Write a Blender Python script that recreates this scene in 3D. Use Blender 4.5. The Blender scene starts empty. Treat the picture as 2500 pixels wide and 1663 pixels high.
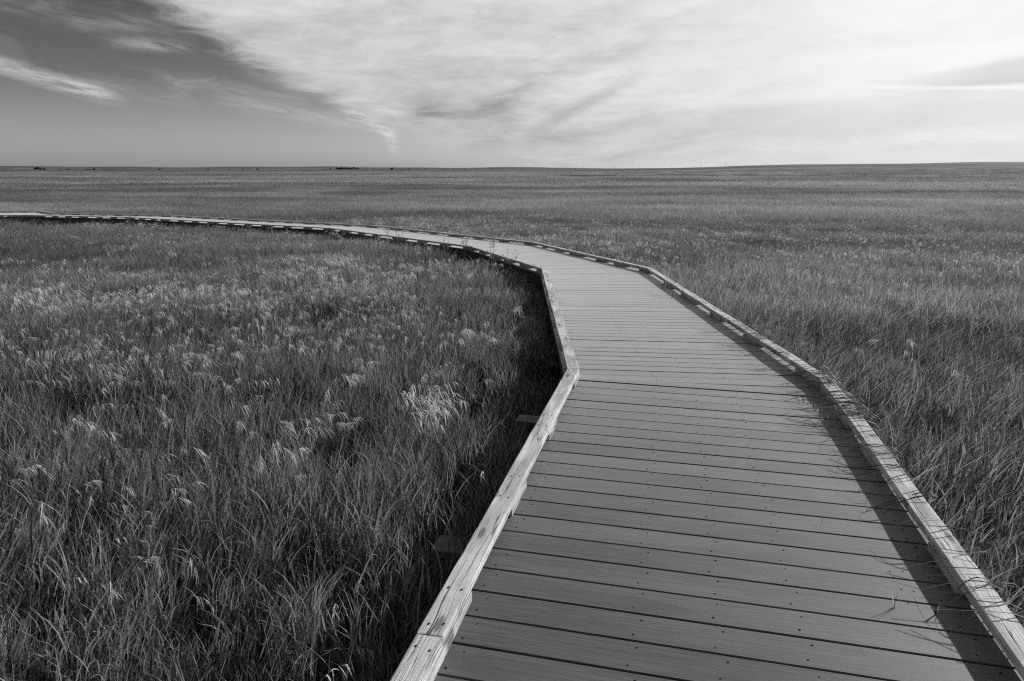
import bpy, bmesh, math, random
import numpy as np
from mathutils import Vector, Matrix

random.seed(7); rng = np.random.default_rng(7)
SC = bpy.context.scene; COL = SC.collection
R = math.radians

# ------------------------------------------------------------------ camera model
F, CX, CY, HY = 1667.0, 1250.0, 831.5, 412.0          # measured on the 2500 x 1663 photograph
TH = math.atan((CY - HY) / F)
CAMZ = 1.479

def P(x, y, z=0.0):
    """point of the horizontal plane z that the photograph shows at pixel (x, y)"""
    u = (x - CX) / F; v = -(y - CY) / F
    d = (u, math.cos(TH) + v * math.sin(TH), -math.sin(TH) + v * math.cos(TH))
    k = (z - CAMZ) / d[2]
    return Vector((d[0] * k, d[1] * k))

cam = bpy.data.cameras.new('camera'); cam.lens = F / 2500 * 36; cam.sensor_width = 36
cam.clip_end = 30000; cam.clip_start = 0.05
camo = bpy.data.objects.new('camera', cam); COL.objects.link(camo)
camo.location = (0, 0, CAMZ); camo.rotation_euler = (math.pi / 2 - TH, 0, 0)
SC.camera = camo
SUN_AZ, SUN_EL = R(56), R(24)

# ------------------------------------------------------------------ node helpers
class NT:
    def __init__(s, tree): s.t = tree; s.n = tree.nodes; s.l = tree.links
    def node(s, typ, **kw):
        n = s.n.new(typ)
        for k, v in kw.items(): setattr(n, k, v)
        return n
    def put(s, sock, v):
        if v is None: return
        if isinstance(v, bpy.types.NodeSocket): s.l.new(v, sock)
        else: sock.default_value = v
    def m(s, op, a, b=None, c=None, clamp=False):
        n = s.node('ShaderNodeMath', operation=op, use_clamp=clamp)
        s.put(n.inputs[0], a); s.put(n.inputs[1], b); s.put(n.inputs[2], c)
        return n.outputs[0]
    def add(s, a, b): return s.m('ADD', a, b)
    def mul(s, a, b): return s.m('MULTIPLY', a, b)
    def sub(s, a, b): return s.m('SUBTRACT', a, b)
    def mapr(s, v, a, b, c=0.0, d=1.0, smooth=True):
        n = s.node('ShaderNodeMapRange', interpolation_type='SMOOTHSTEP' if smooth else 'LINEAR', clamp=True)
        s.put(n.inputs['Value'], v); s.put(n.inputs['From Min'], a); s.put(n.inputs['From Max'], b)
        s.put(n.inputs['To Min'], c); s.put(n.inputs['To Max'], d)
        return n.outputs['Result']
    def mixf(s, f, a, b):
        n = s.node('ShaderNodeMix', data_type='FLOAT'); s.put(n.inputs[0], f); s.put(n.inputs[2], a); s.put(n.inputs[3], b)
        return n.outputs[0]
    def xyz(s, x, y, z=0.0):
        n = s.node('ShaderNodeCombineXYZ'); s.put(n.inputs[0], x); s.put(n.inputs[1], y); s.put(n.inputs[2], z)
        return n.outputs[0]
    def sep(s, v):
        n = s.node('ShaderNodeSeparateXYZ'); s.put(n.inputs[0], v); return n.outputs
    def noise(s, v, scale=1.0, detail=4.0, rough=0.5, dist=0.0):
        n = s.node('ShaderNodeTexNoise'); s.put(n.inputs['Vector'], v); n.inputs['Scale'].default_value = scale
        n.inputs['Detail'].default_value = detail; n.inputs['Roughness'].default_value = rough
        n.inputs['Distortion'].default_value = dist
        return n.outputs['Fac']
    def grey(s, v): return s.xyz(v, v, v)

def new_mat(name):
    m = bpy.data.materials.new(name); m.use_nodes = True
    t = NT(m.node_tree); t.n.clear()
    return m, t

def finish(t, colour, rough=0.6, bump=None, bump_d=0.002, spec=0.5, transl=None, sheen=0.0):
    p = t.node('ShaderNodeBsdfPrincipled'); o = t.node('ShaderNodeOutputMaterial')
    t.put(p.inputs['Base Color'], t.grey(colour)); t.put(p.inputs['Roughness'], rough)
    p.inputs['Specular IOR Level'].default_value = spec
    if bump is not None:
        b = t.node('ShaderNodeBump'); t.put(b.inputs['Height'], bump); b.inputs['Distance'].default_value = bump_d
        b.inputs['Strength'].default_value = 1.0
        t.l.new(b.outputs[0], p.inputs['Normal'])
    p.inputs['Sheen Weight'].default_value = sheen; p.inputs['Sheen Roughness'].default_value = .32
    out = p.outputs[0]
    if transl is not None:
        tr = t.node('ShaderNodeBsdfTranslucent'); t.put(tr.inputs[0], t.grey(t.mul(colour, 1.1)))
        mx = t.node('ShaderNodeMixShader'); mx.inputs[0].default_value = transl
        t.l.new(out, mx.inputs[1]); t.l.new(tr.outputs[0], mx.inputs[2]); out = mx.outputs[0]
    t.l.new(out, o.inputs[0])

def attr(t, name, typ='Vector'):
    return t.node('ShaderNodeAttribute', attribute_name=name).outputs[typ]

# ------------------------------------------------------------------ materials
def mat_deck():
    m, t = new_mat('grooved_composite_board')
    x, y, z = t.sep(attr(t, 'bc'))                       # along the board, across it, board number
    off = t.mul(z, 3.71)
    g1 = t.noise(t.xyz(t.add(t.mul(x, 2.2), off), t.mul(y, 140), off), 1, 3, .6, .15)   # embossed grain
    g2 = t.noise(t.xyz(t.add(t.mul(x, 9), off), t.mul(y, 90), off), 1, 3, .55)
    st = t.noise(t.xyz(t.add(x, off), t.mul(y, 3), off), 1.3, 4, .6)
    wn = t.node('ShaderNodeTexWhiteNoise', noise_dimensions='1D'); t.put(wn.inputs['W'], z)
    sp = t.noise(t.xyz(t.add(x, off), y, off), 260, 1, .5)
    sc = t.noise(t.xyz(t.add(t.mul(x, 3), off), t.mul(y, 14), off), 1.6, 5, .7)
    c = t.add(.066, t.mul(t.sub(g1, .5), .10))
    c = t.add(c, t.mul(t.sub(g2, .5), .05))
    c = t.add(c, t.mul(t.sub(st, .5), .11))
    c = t.add(c, t.mul(t.sub(wn.outputs[0], .5), .042))
    c = t.add(c, t.mul(t.sub(sp, .5), .05))
    c = t.add(c, t.mul(t.mapr(sc, .64, .8), .045))
    c = t.m('MAXIMUM', c, .014)
    h = t.add(t.mul(g1, 1.0), t.mul(sp, .25))
    finish(t, c, t.add(.50, t.mul(g2, .16)), h, .0013, .5, None, .95)
    return m

def mat_wood(name, base, crack=1.0, bumpd=.0035):
    m, t = new_mat(name)
    tc = t.node('ShaderNodeTexCoord'); oi = t.node('ShaderNodeObjectInfo')
    x, y, z = t.sep(tc.outputs['Object']); off = t.mul(oi.outputs['Random'], 57.0)
    xs = t.add(x, off)
    # knots pull the grain aside
    v = t.node('ShaderNodeTexVoronoi', feature='F1', voronoi_dimensions='2D'); v.inputs['Randomness'].default_value = 1
    t.put(v.inputs['Vector'], t.xyz(t.mul(xs, 1.9), t.mul(y, 7.0), 0)); v.inputs['Scale'].default_value = 1
    kd = v.outputs['Distance']
    knot = t.mapr(kd, .05, .11, 1, 0); ring = t.mapr(kd, .08, .35, 1, 0)
    yy = t.add(t.add(y, t.mul(z, .6)), t.mul(ring, .012))
    wv = t.noise(t.xyz(t.mul(xs, .9), t.mul(y, 2), off), 1, 2, .5)
    yy = t.add(yy, t.mul(t.sub(wv, .5), .02))
    g = t.noise(t.xyz(t.mul(xs, 3.5), t.mul(yy, 150), t.mul(z, 40)), 1, 4, .6, .2)
    g2 = t.noise(t.xyz(t.mul(xs, 2.0), t.mul(yy, 45), t.mul(z, 20)), 1, 3, .55)
    c1 = t.noise(t.xyz(t.mul(xs, .75), t.mul(yy, 30), t.add(off, t.mul(z, 12))), 1, 1.5, .5)
    cr = t.mapr(t.m('ABSOLUTE', t.sub(c1, .5)), .0, .018, 1, 0)
    c2 = t.noise(t.xyz(t.mul(xs, .9), t.mul(yy, 7), off), 1, 2, .5)
    cr = t.mul(cr, t.mapr(c2, .44, .53))
    c3 = t.noise(t.xyz(t.mul(xs, 1.6), t.mul(yy, 75), t.add(off, 9)), 1, 1, .5)
    cf = t.mul(t.mapr(t.m('ABSOLUTE', t.sub(c3, .5)), 0, .02, 1, 0), t.mapr(c2, .56, .47))
    stn = t.noise(t.xyz(xs, t.mul(y, 3), z), 3.2, 5, .62)
    spk = t.noise(tc.outputs['Object'], 190, 2, .6)
    c = t.add(base, t.mul(t.sub(g, .5), base * .75))
    c = t.add(c, t.mul(t.sub(g2, .5), base * .5))
    c = t.mul(c, t.mapr(stn, .3, .7, .58, 1.14))
    c = t.mul(c, t.mapr(spk, .3, .55, .66, 1.04))
    c = t.mul(c, t.sub(1, t.mul(cr, .88 * crack))); c = t.mul(c, t.sub(1, t.mul(cf, .5 * crack)))
    c = t.mul(c, t.sub(1, t.mul(knot, .6)))
    c = t.m('MAXIMUM', c, .012)
    h = t.sub(t.add(t.mul(g, .5), t.mul(g2, .4)), t.add(t.mul(cr, 1.4 * crack), t.mul(cf, .7 * crack)))
    finish(t, c, .82, h, bumpd, .25)
    return m

def mat_plain(name, v, rough=.7, transl=None, spec=.4, var=.3, sc=8):
    m, t = new_mat(name); tc = t.node('ShaderNodeTexCoord')
    n = t.noise(tc.outputs['Object'], sc, 4, .6)
    finish(t, t.mul(v, t.mapr(n, .3, .7, 1 - var, 1 + var)), rough, None, 0, spec, transl)
    return m

def dry_field(t, pos):
    """how dry and pale the prairie is at a place: broad drifts across the plain"""
    x, y, z = t.sep(pos)
    a = t.noise(t.xyz(t.mul(x, .020), t.mul(y, .034), 3.3), 1, 6, .66, 1.2)
    b = t.noise(t.xyz(t.mul(x, .075), t.mul(y, .16), 8.1), 1, 4, .6)
    c = t.noise(t.xyz(t.mul(x, .0036), t.mul(y, .0075), 1.7), 1, 7, .68, 1.0)
    return a, b, c

def mat_blade(name, base, var, transl, dry_amt, spec=.25):
    m, t = new_mat(name)
    g = t.node('ShaderNodeNewGeometry'); r = attr(t, 'rnd', 'Fac'); oi = t.node('ShaderNodeObjectInfo')
    a, b, c = dry_field(t, g.outputs['Position'])
    d = t.add(t.add(t.mul(t.mapr(a, .36, .64), .42), t.mul(t.mapr(b, .35, .65), .2)), t.mul(t.mapr(c, .42, .58), .38))
    k = t.mapr(d, .2, .8, 1 - dry_amt, 1 + dry_amt, False)
    k = t.mul(k, t.mapr(r, 0, 1, 1 - var, 1 + var, False))
    k = t.mul(k, t.mapr(oi.outputs['Random'], 0, 1, .85, 1.15, False))
    finish(t, t.mul(base, k), .55, None, 0, spec, transl)
    return m

def mat_ground():
    m, t = new_mat('prairie_soil_and_grass')
    g = t.node('ShaderNodeNewGeometry'); pos = g.outputs['Position']
    x, y, z = t.sep(pos)
    a, b, c = dry_field(t, pos)
    d = t.add(t.add(t.mul(t.mapr(a, .36, .64), .4), t.mul(t.mapr(b, .35, .65), .2)), t.mul(t.mapr(c, .42, .6), .4))
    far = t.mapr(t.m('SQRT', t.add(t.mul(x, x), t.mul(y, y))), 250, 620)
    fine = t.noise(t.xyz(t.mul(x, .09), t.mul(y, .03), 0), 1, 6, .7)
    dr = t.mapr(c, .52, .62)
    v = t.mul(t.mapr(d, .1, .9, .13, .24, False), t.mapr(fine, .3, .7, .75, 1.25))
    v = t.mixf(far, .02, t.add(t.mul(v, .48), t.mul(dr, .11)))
    finish(t, v, .95, None, 0, .1)
    return m

M_DECK = mat_deck()
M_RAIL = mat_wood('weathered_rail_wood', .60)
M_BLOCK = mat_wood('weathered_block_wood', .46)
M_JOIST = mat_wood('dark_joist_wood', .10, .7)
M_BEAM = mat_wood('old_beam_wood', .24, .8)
M_NAIL = mat_plain('rusty_nail_steel', .02, .9, None, .03)
M_BLADE = mat_blade('green_blade', .185, .8, .42, .34, .3)
M_STRAW = mat_blade('straw_blade', .30, .35, .45, .25)
M_HEAD = mat_blade('pale_seed_head', .60, .4, .45, .10)
M_MIDB = mat_blade('lightened_mid_blade', .245, .7, .42, .50, .3)  # blade copy with its base colour lightened, like the far one below
M_FARB = mat_blade('lightened_far_blade', .275, .6, .42, .58, .2)  # dry drifts, plus base colour lightened to offset self-shadow in far clumps
M_WEED = mat_plain('dry_weed_stem', .42, .7, .3)
M_GROUND = mat_ground()

# ------------------------------------------------------------------ object helpers
def mesh_obj(name, verts, faces, mats, parent=None, midx=None, mat=None, smooth=False):
    me = bpy.data.meshes.new(name); me.from_pydata([tuple(v) for v in verts], [], faces)
    for m_ in (mats if isinstance(mats, (list, tuple)) else [mats]): me.materials.append(m_)
    if midx is not None: me.polygons.foreach_set('material_index', midx)
    if smooth: me.polygons.foreach_set('use_smooth', [True] * len(me.polygons))
    me.update()
    o = bpy.data.objects.new(name, me); COL.objects.link(o)
    if parent: o.parent = parent
    if mat is not None: o.matrix_world = mat
    return o

def tag(o, label=None, cat=None, group=None, kind=None):
    if label: o['label'] = label
    if cat: o['category'] = cat
    if group: o['group'] = group
    if kind: o['kind'] = kind
    return o

def empty(name, loc):
    o = bpy.data.objects.new(name, None); COL.objects.link(o); o.location = loc; o.empty_display_size = .2
    return o

# ------------------------------------------------------------------ terrain
GR = [0, 5, 10.7, 15.7, 24, 36, 45, 80, 150, 300, 600, 1300]
GZ = [-.56, -.56, -.66, -.87, -1.14, -1.33, -1.42, -1.58, -1.60, -1.5, -1.0, .2]
def ground_z(x, y):
    x = np.asarray(x, float); y = np.asarray(y, float)
    r = np.hypot(x, y); az = np.degrees(np.arctan2(x, y))
    z = np.interp(r, GR, GZ)
    z = z + .035 * np.sin(x * 1.3 + 1) * np.sin(y * 1.1) * np.clip(r / 6 - .4, 0, 1)
    # long low ridge rising to the right
    def bump(r0, w, h): return h * np.exp(-((r - r0) / w) ** 2)
    sm = lambda a, b, v: (lambda q: q * q * (3 - 2 * q))(np.clip((v - a) / (b - a), 0, 1))
    hr = sm(5, 26, az) * 7.6 + sm(16, 18, az) * .8 - sm(22, 24, az) * .5 + sm(29, 34, az) * 2.0
    z = z + hr * sm(350, 1150, r) + .5 * np.sin(r * .012 + az * .25) * sm(250, 500, r) * sm(0, 20, az)
    # beyond the plain's edge the ground falls, then far hills
    z = z - 9 * sm(1350, 1900, r) * (1 - sm(0, 10, az))
    az2 = az
    far = 13 + 1.6 * np.sin(az2 * .35 + 1) + 1.3 * np.sin(az2 * .9 + 2) + 1.2 * sm(-36, -30, -az2 - 2) + 3.0 * sm(-5, -12, az2) 
    z = z + (far + 3) * sm(2200, 4200, r) * (1 - .85 * sm(1, 9, az2))
    return z

def build_ground():
    rs = np.concatenate([[0.0], np.arange(1, 60, 1.0), np.geomspace(60, 12000, 150)])
    az = np.radians(np.concatenate([np.arange(-180, -60, 4), np.arange(-60, 60, .5), np.arange(60, 180, 4)]))
    A, Q = np.meshgrid(az, rs)
    X = Q * np.sin(A); Y = Q * np.cos(A); Z = ground_z(X, Y)
    n = len(az); V = np.stack([X, Y, Z], -1).reshape(-1, 3)
    Fc = []
    for i in range(len(rs) - 1):
        for j in range(n):
            a = i * n + j; b = i * n + (j + 1) % n
            if i == 0: Fc.append((0, b + n, a + n))
            else: Fc.append((a, b, b + n, a + n))
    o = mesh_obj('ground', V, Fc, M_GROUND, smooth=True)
    tag(o, 'open flat prairie ground reaching the horizon with low hills on the right', 'ground', kind='structure')
build_ground()

# ------------------------------------------------------------------ boardwalk outline
RT = .076                                                 # top of the rail above the boards
W = .086
ZS = [0, 0, -.10, -.30, -.56, -.74, -.85, -.86, -.88]            # board level at each bend: the walk falls away gently
Lpx = [None, (1385.4, 898.9), (1321.8, 655.5), (1145.6, 601), (803.5, 556.6), (308.9, 530), (80, 525.4), (62, 525.0), (-90, 525.0)]
Rpx = [None, (2000.8, 923.8), (1578.5, 654.2), (1300, 591.4), (910.4, 550.4), (406.9, 525.5), (127, 520.6), (97, 515.9), (-90, 516.6)]
LO = [P(*Lpx[i], ZS[i] + RT) if i else None for i in range(9)]
RI = [P(*Rpx[i], ZS[i] + RT) if i else None for i in range(9)]
la = P(950.7, 1663, RT); d = (LO[1] - la).normalized(); LO[0] = LO[1] - d * 6.6
ra, rb = P(2307, 1355, RT), P(2041.6, 978.6, RT)           # near right rail, and the short mitred piece
dr = (rb - ra).normalized(); RI0 = rb - dr * 5.8
RN = [RI0, rb] + RI[1:]                                    # right inner polyline with the extra bend

def offset_poly(p, w):
    """polyline offset to its left by w"""
    out = []
    for i in range(len(p)):
        a = (p[i] - p[i - 1]).normalized() if i else None
        b = (p[i + 1] - p[i]).normalized() if i < len(p) - 1 else None
        a = a or b; b = b or a
        na = Vector((-a.y, a.x)); nb = Vector((-b.y, b.x)); n = (na + nb).normalized()
        out.append(p[i] + n * (w / max(.3, n.dot(na))))
    return out
LI = offset_poly(LO, -W)
RO = offset_poly(RN, -W)
RO_m = [RO[0]] + RO[2:]                                    # right outer by section index
# the deck's outer corners per station (left outer, right outer)
DL = offset_poly(LO, .012); DR_full = offset_poly(RN, -W - .012)
DR = [DR_full[0]] + DR_full[2:]

def line_dist(p, a, b):
    dd = (b - a).normalized(); return abs((p - a).x * dd.y - (p - a).y * dd.x)
def deck_z(p, s):
    d0 = line_dist(p, DL[s], DR[s]); d1 = line_dist(p, DL[s + 1], DR[s + 1])
    t = d0 / (d0 + d1 + 1e-9)
    return ZS[s] * (1 - t) + ZS[s + 1] * t

def clip(poly, a, b, keep_left=True):
    out = []; dd = b - a
    f = lambda p: (dd.x * (p.y - a.y) - dd.y * (p.x - a.x)) * (1 if keep_left else -1)
    for i in range(len(poly)):
        p, q = poly[i], poly[(i + 1) % len(poly)]; fp, fq = f(p), f(q)
        if fp >= 0: out.append(p)
        if (fp > 0 > fq) or (fp < 0 < fq): out.append(p.lerp(q, fp / (fp - fq)))
    return out

walk = empty('boardwalk', (0, 0, 0))
tag(walk, 'long raised wooden boardwalk with low kerb rails curving left across the prairie', 'boardwalk')

# angle of the boards (degrees) at the start and the end of each section
BA = [(-13.5, -13.4), (-6.5, -1.0), (8, 22), (33, 42), (56, 60), (70, 75), (86, 88)]
BA = [BA[0], BA[1], (6, 24), (34, 46), (56, 60), (72, 76), (60, 80), (92, 92)]
PITCH, GAP = .1445, .0055
board_no = 0
def build_section(s):
    global board_no
    quad = [DL[s], DR[s], DR[s + 1], DL[s + 1]]
    if s == 0:      # include the short mitred kink of the right edge
        quad = [DL[0], DR[0], DR_full[1], DR[1], DL[1]]
    c0 = (DL[s] + DR[s]) / 2; c1 = (DL[s + 1] + DR[s + 1]) / 2
    ax = (c1 - c0).normalized(); L = (c1 - c0).length
    ext = 1.6
    n = int((L + 2 * ext) / PITCH)
    V, Fc, MI, BC = [], [], [], []
    a0, a1 = BA[s]
    def cut(k):          # cut line k: point on the axis and direction
        u = -ext + k * PITCH; t = min(1, max(0, u / L))
        ang = R(a0 + (a1 - a0) * t)
        return c0 + ax * u, Vector((math.cos(ang), math.sin(ang)))
    ph = ((L - .115 + ext) / PITCH) % 1 if s == 0 else .08
    kseam = round((L - .115 + ext) / PITCH - ph) if s == 0 else -9
    for k in range(n):
        p0, d0 = cut(k + ph); p1, d1 = cut(k + 1 + ph)
        n0 = Vector((-d0.y, d0.x)); n1 = Vector((-d1.y, d1.x))
        jit = random.uniform(-.0012, .0012); zj = random.uniform(-.0012, .0012)
        if n0.dot(ax) < 0: n0, n1, d0, d1 = -n0, -n1, -d0, -d1
        def shape(e):
            q0 = p0 + n0 * (GAP / 2 + e + jit + (.004 if k == kseam else 0)); q1 = p1 - n1 * (GAP / 2 + e + (.004 if k == kseam - 1 else 0))
            poly = clip(list(quad), q0, q0 + d0, True)
            if len(poly) > 2: poly = clip(poly, q1, q1 + d1, False)
            return poly
        full, top = shape(0), shape(.003)
        if len(full) < 3 or len(top) != len(full): continue
        area = abs(sum(full[i].x * full[(i + 1) % len(full)].y - full[(i + 1) % len(full)].x * full[i].y for i in range(len(full)))) / 2
        if area < .004: continue
        board_no += 1
        b = len(V); m_ = len(full)
        for ring, dz in ((top, 0), (full, -.003), (full, -.026)):
            for p in ring:
                V.append((p.x, p.y, deck_z(p, s) + dz + zj))
                BC.append(((p - p0).dot(d0), (p - p0).dot(n0), board_no))
        Fc.append(list(range(b, b + m_))); MI.append(0)
        for i in range(m_):
            j = (i + 1) % m_
            Fc.append((b + m_ + i, b + m_ + j, b + j, b + i)); MI.append(0)
            Fc.append((b + 2 * m_ + i, b + 2 * m_ + j, b + m_ + j, b + m_ + i)); MI.append(0)
        Fc.append(list(range(b + 3 * m_ - 1, b + 2 * m_ - 1, -1))); MI.append(0)
        # screw heads in pairs on each joist line
        if s <= 2 and (p0 - Vector((0, 0))).length < 14:
            us = [(p - p0).dot(d0) for p in full]; u0, u1 = min(us), max(us); nj = 7
            for j in range(nj):
                uu = u0 + .14 + (u1 - u0 - .28) * j / (nj - 1)
                if j in (1, 5): continue
                for vv in (.032, .112):
                    q = p0 + d0 * (uu + random.uniform(-.012, .012) + (0.012 if vv > .05 else -.012)) + n0 * (vv + random.uniform(-.005, .005))
                    bb = len(V); rr = random.uniform(.0030, .0052)
                    for a in range(7):
                        an = a / 7 * 2 * math.pi
                        w = Vector((q.x + math.cos(an) * rr, q.y + math.sin(an) * rr * random.uniform(.7, 1.1)))
                        V.append((w.x, w.y, deck_z(w, s) + zj + .0008)); BC.append((0, 0, 0))
                    Fc.append(list(range(bb, bb + 7))); MI.append(1)
    # consistent upward winding
    o = mesh_obj('decking', V, Fc, [M_DECK, M_NAIL], walk, MI)
    me = o.data
    at = me.attributes.new('bc', 'FLOAT_VECTOR', 'POINT'); at.data.foreach_set('vector', np.array(BC, 'f').ravel())
    bm = bmesh.new(); bm.from_mesh(me); bmesh.ops.recalc_face_normals(bm, faces=[f for f in bm.faces if f.material_index == 0])
    for f in bm.faces:
        if f.material_index == 1 and f.normal.z < 0: f.normal_flip()
    bm.to_mesh(me); bm.free()
    return o
for s in range(8): build_section(s)

def timber(name, q, z0, z1, z2, z3, mat, parent, bev=.004, nails=None):
    """a prism over plan quad q (start-outer, end-outer, end-inner, start-inner); z0/z1 bottom at start/end, z2/z3 top"""
    a = q[0]; dd = (q[1] - q[0]).normalized(); ang = math.atan2(dd.y, dd.x)
    mw = Matrix.Translation((a.x, a.y, z0)) @ Matrix.Rotation(ang, 4, 'Z'); inv = mw.inverted()
    vs = [Vector((p.x, p.y, z)) for p, z in zip(q, (z0, z1, z1, z0))] + [Vector((p.x, p.y, z)) for p, z in zip(q, (z2, z3, z3, z2))]
    bm = bmesh.new(); bv = [bm.verts.new(inv @ v) for v in vs]
    for f in ((0, 1, 2, 3), (4, 5, 6, 7), (0, 1, 5, 4), (1, 2, 6, 5), (2, 3, 7, 6), (3, 0, 4, 7)): bm.faces.new([bv[i] for i in f])
    bmesh.ops.recalc_face_normals(bm, faces=bm.faces)
    L = (q[1] - q[0]).length
    # split along the length and let the edges wander slightly like worn wood
    cuts = max(1, int(L / .12))
    le = [e for e in bm.edges if abs((e.verts[0].co - e.verts[1].co).x) > L * .7]
    if cuts > 1: bmesh.ops.subdivide_edges(bm, edges=le, cuts=cuts, use_grid_fill=True)
    if bev: bmesh.ops.bevel(bm, geom=[e for e in bm.edges if len(e.link_faces) == 2 and e.calc_face_angle(0) > .5], offset=bev, segments=2, profile=.6, affect='EDGES')
    ph = random.uniform(0, 20)
    for v in bm.verts:
        v.co.y += .0011 * math.sin(v.co.x * 4 + ph) + random.uniform(-.0005, .0005)
        v.co.z += .0012 * math.sin(v.co.x * 5 + 2 * ph) + random.uniform(-.0006, .0006)
    for f in bm.faces: f.smooth = False
    if nails:
        for (u, v) in nails:
            px, py = u, v
            z = (z2 - z0) + (z3 - z1 - z2 + z0) * 0 + (z3 - z2) * u / max(L, .01) + .0022
            ring = [bm.verts.new((px + math.cos(t_) * .0055 * random.uniform(.7, 1.2), py + math.sin(t_) * .0045 * random.uniform(.7, 1.2), z)) for t_ in [i / 7 * 6.283 for i in range(7)]]
            f = bm.faces.new(ring); f.material_index = 1
            if f.normal.z < 0: f.normal_flip()
    me = bpy.data.meshes.new(name); bm.to_mesh(me); bm.free()
    me.materials.append(mat); me.materials.append(M_NAIL)
    o = bpy.data.objects.new(name, me); COL.objects.link(o); o.parent = parent; o.matrix_world = mw
    return o

def px_to_frac(xs, A, B, zA, zB):
    """pixel columns -> fractions along the rail A-B (by projecting the rail)"""
    def col(t):
        p = A.lerp(B, t); z = zA + (zB - zA) * t + RT - CAMZ
        fw = p.y * math.cos(TH) - z * math.sin(TH)
        return CX + F * p.x / fw
    out = []
    for x in xs:
        lo, hi = -.5, 1.5
        for _ in range(40):
            mid = (lo + hi) / 2
            if (col(mid) > x) == (col(lo) > col(hi)): lo = mid
            else: hi = mid
        out.append((lo + hi) / 2)
    return out

GL = [(7, 17), (26, 29), (35, 37.5), (108, 126), (139, 159), (173, 191.5), (213, 235), (248, 269), (283, 305), (327, 339), (352, 367),
      (380, 391), (413, 434), (448, 468), (483, 505.5), (531, 554), (569, 596), (612, 636.5), (665, 691), (708, 740), (758, 788.5),
      (814, 828), (852.5, 873), (888, 908), (924, 957), (989, 1018), (1038, 1073), (1094, 1130), (1158, 1169), (1184, 1196), (1221, 1230), (1249, 1268), (1288, 1309)]
GRt = [(29, 51), (66, 88), (129, 145), (158, 175), (195, 216), (229, 246), (260, 279), (300, 325), (336, 358), (371, 394), (416, 431), (442, 454),
       (468, 490), (512, 531), (545, 564), (579, 603), (632, 653.5), (669, 695), (713, 740), (768, 792), (805, 838), (855, 893), (920, 952.5),
       (980, 999), (1017, 1048), (1066, 1094), (1127, 1157), (1177, 1218), (1239, 1280), (1305, 1323), (1331, 1354), (1373, 1390), (1422, 1455), (1477, 1498), (1525, 1560)]

def blocks_from_gaps(gaps, A, B, zA, zB):
    g = sorted(px_to_frac([x for ab in gaps for x in ab], A, B, zA, zB)); g = [x for x in g]
    pairs = [(g[i], g[i + 1]) for i in range(0, len(g) - 1, 2)]
    pairs = [p for p in pairs if p[1] > .02 and p[0] < .98]
    out = []; cur = 0.0
    for a, b in pairs:
        if a > cur + .01: out.append((cur, a))
        cur = b
    if cur < .99: out.append((cur, 1.0))
    return out

def rail_side(outer, inner, zs, splits, blocks, secmap):
    for i in range(len(outer) - 1):
        o0, o1, i0, i1 = outer[i], outer[i + 1], inner[i], inner[i + 1]
        L = (o1 - o0).length
        def at(f, e=0.0):
            return (o0.lerp(o1, f), i0.lerp(i1, f))
        zf = lambda f: zs[i] + (zs[i + 1] - zs[i]) * f
        fr = [0] + splits[i] + [1]
        bl = blocks[i]
        for a, b in zip(fr, fr[1:]):
            e = .0012 / L
            A_, B_ = at(a + e), at(b - e)
            nails = []
            if L < 8:
                for (c, d_) in bl:
                    m0, m1 = max(a, c), min(b, d_)
                    if m1 - m0 > .01:
                        for f in (m0 + .045 / L, m1 - .045 / L):
                            u = (f - a) * L + random.uniform(-.01, .01)
                            nails += [(u, W * (.25 + random.uniform(-.05, .05)) * sgn), (u + random.uniform(-.012, .012), W * (.75 + random.uniform(-.05, .05)) * sgn)]
            zo = random.uniform(-.001, .0015)
            timber('kerb_rail', [A_[0], B_[0], B_[1], A_[1]], zf(a) + .039 + zo, zf(b) + .039 + zo, zf(a) + RT + zo, zf(b) + RT + zo, M_RAIL, walk, .0045, nails)
        for c, d_ in bl:
            C_, D_ = at(c), at(d_)
            ins = random.uniform(-.004, .001)
            q = [C_[0], D_[0], D_[1], C_[1]]
            n_ = (q[3] - q[0]).normalized() * ins
            q = [q[0] - n_ * .5, q[1] - n_ * .5, q[2] - n_, q[3] - n_]
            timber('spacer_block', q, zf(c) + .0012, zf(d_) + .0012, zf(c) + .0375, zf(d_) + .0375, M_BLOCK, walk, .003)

def meter_blocks(L, spans): return [(max(0, (L - b) / L), min(1, (L - a) / L)) for a, b in spans]
# left rail
sgn = -1
bl, sp = [], []
L0 = (LO[1] - LO[0]).length
bl.append(meter_blocks(L0, [(0, .23), (.95, 1.2), (1.79, 2.09), (2.7, 3.3), (3.95, 4.25), (4.9, 5.2), (5.8, 6.1)])); sp.append([(L0 - 3.0) / L0])
L1 = (LO[2] - LO[1]).length
bl.append([(a / L1, b / L1) for a, b in ((0, .2), (.85, 1.1), (1.75, 2.0), (2.55, 3.0), (3.6, 3.85), (4.4, 4.65), (5.2, L1)) if b <= L1 + .01]); sp.append([.53])
for i in range(2, 8):
    bl.append(blocks_from_gaps([g for g in GL if Lpx[i + 1][0] - 2 < g[0] and g[1] < Lpx[i][0] + 2], LO[i], LO[i + 1], ZS[i], ZS[i + 1]))
    sp.append({2: [.5], 3: [.52], 4: [.34, .67], 5: [.55], 6: [], 7: []}[i])
rail_side(LO, LI, ZS, sp, bl, None)
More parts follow.
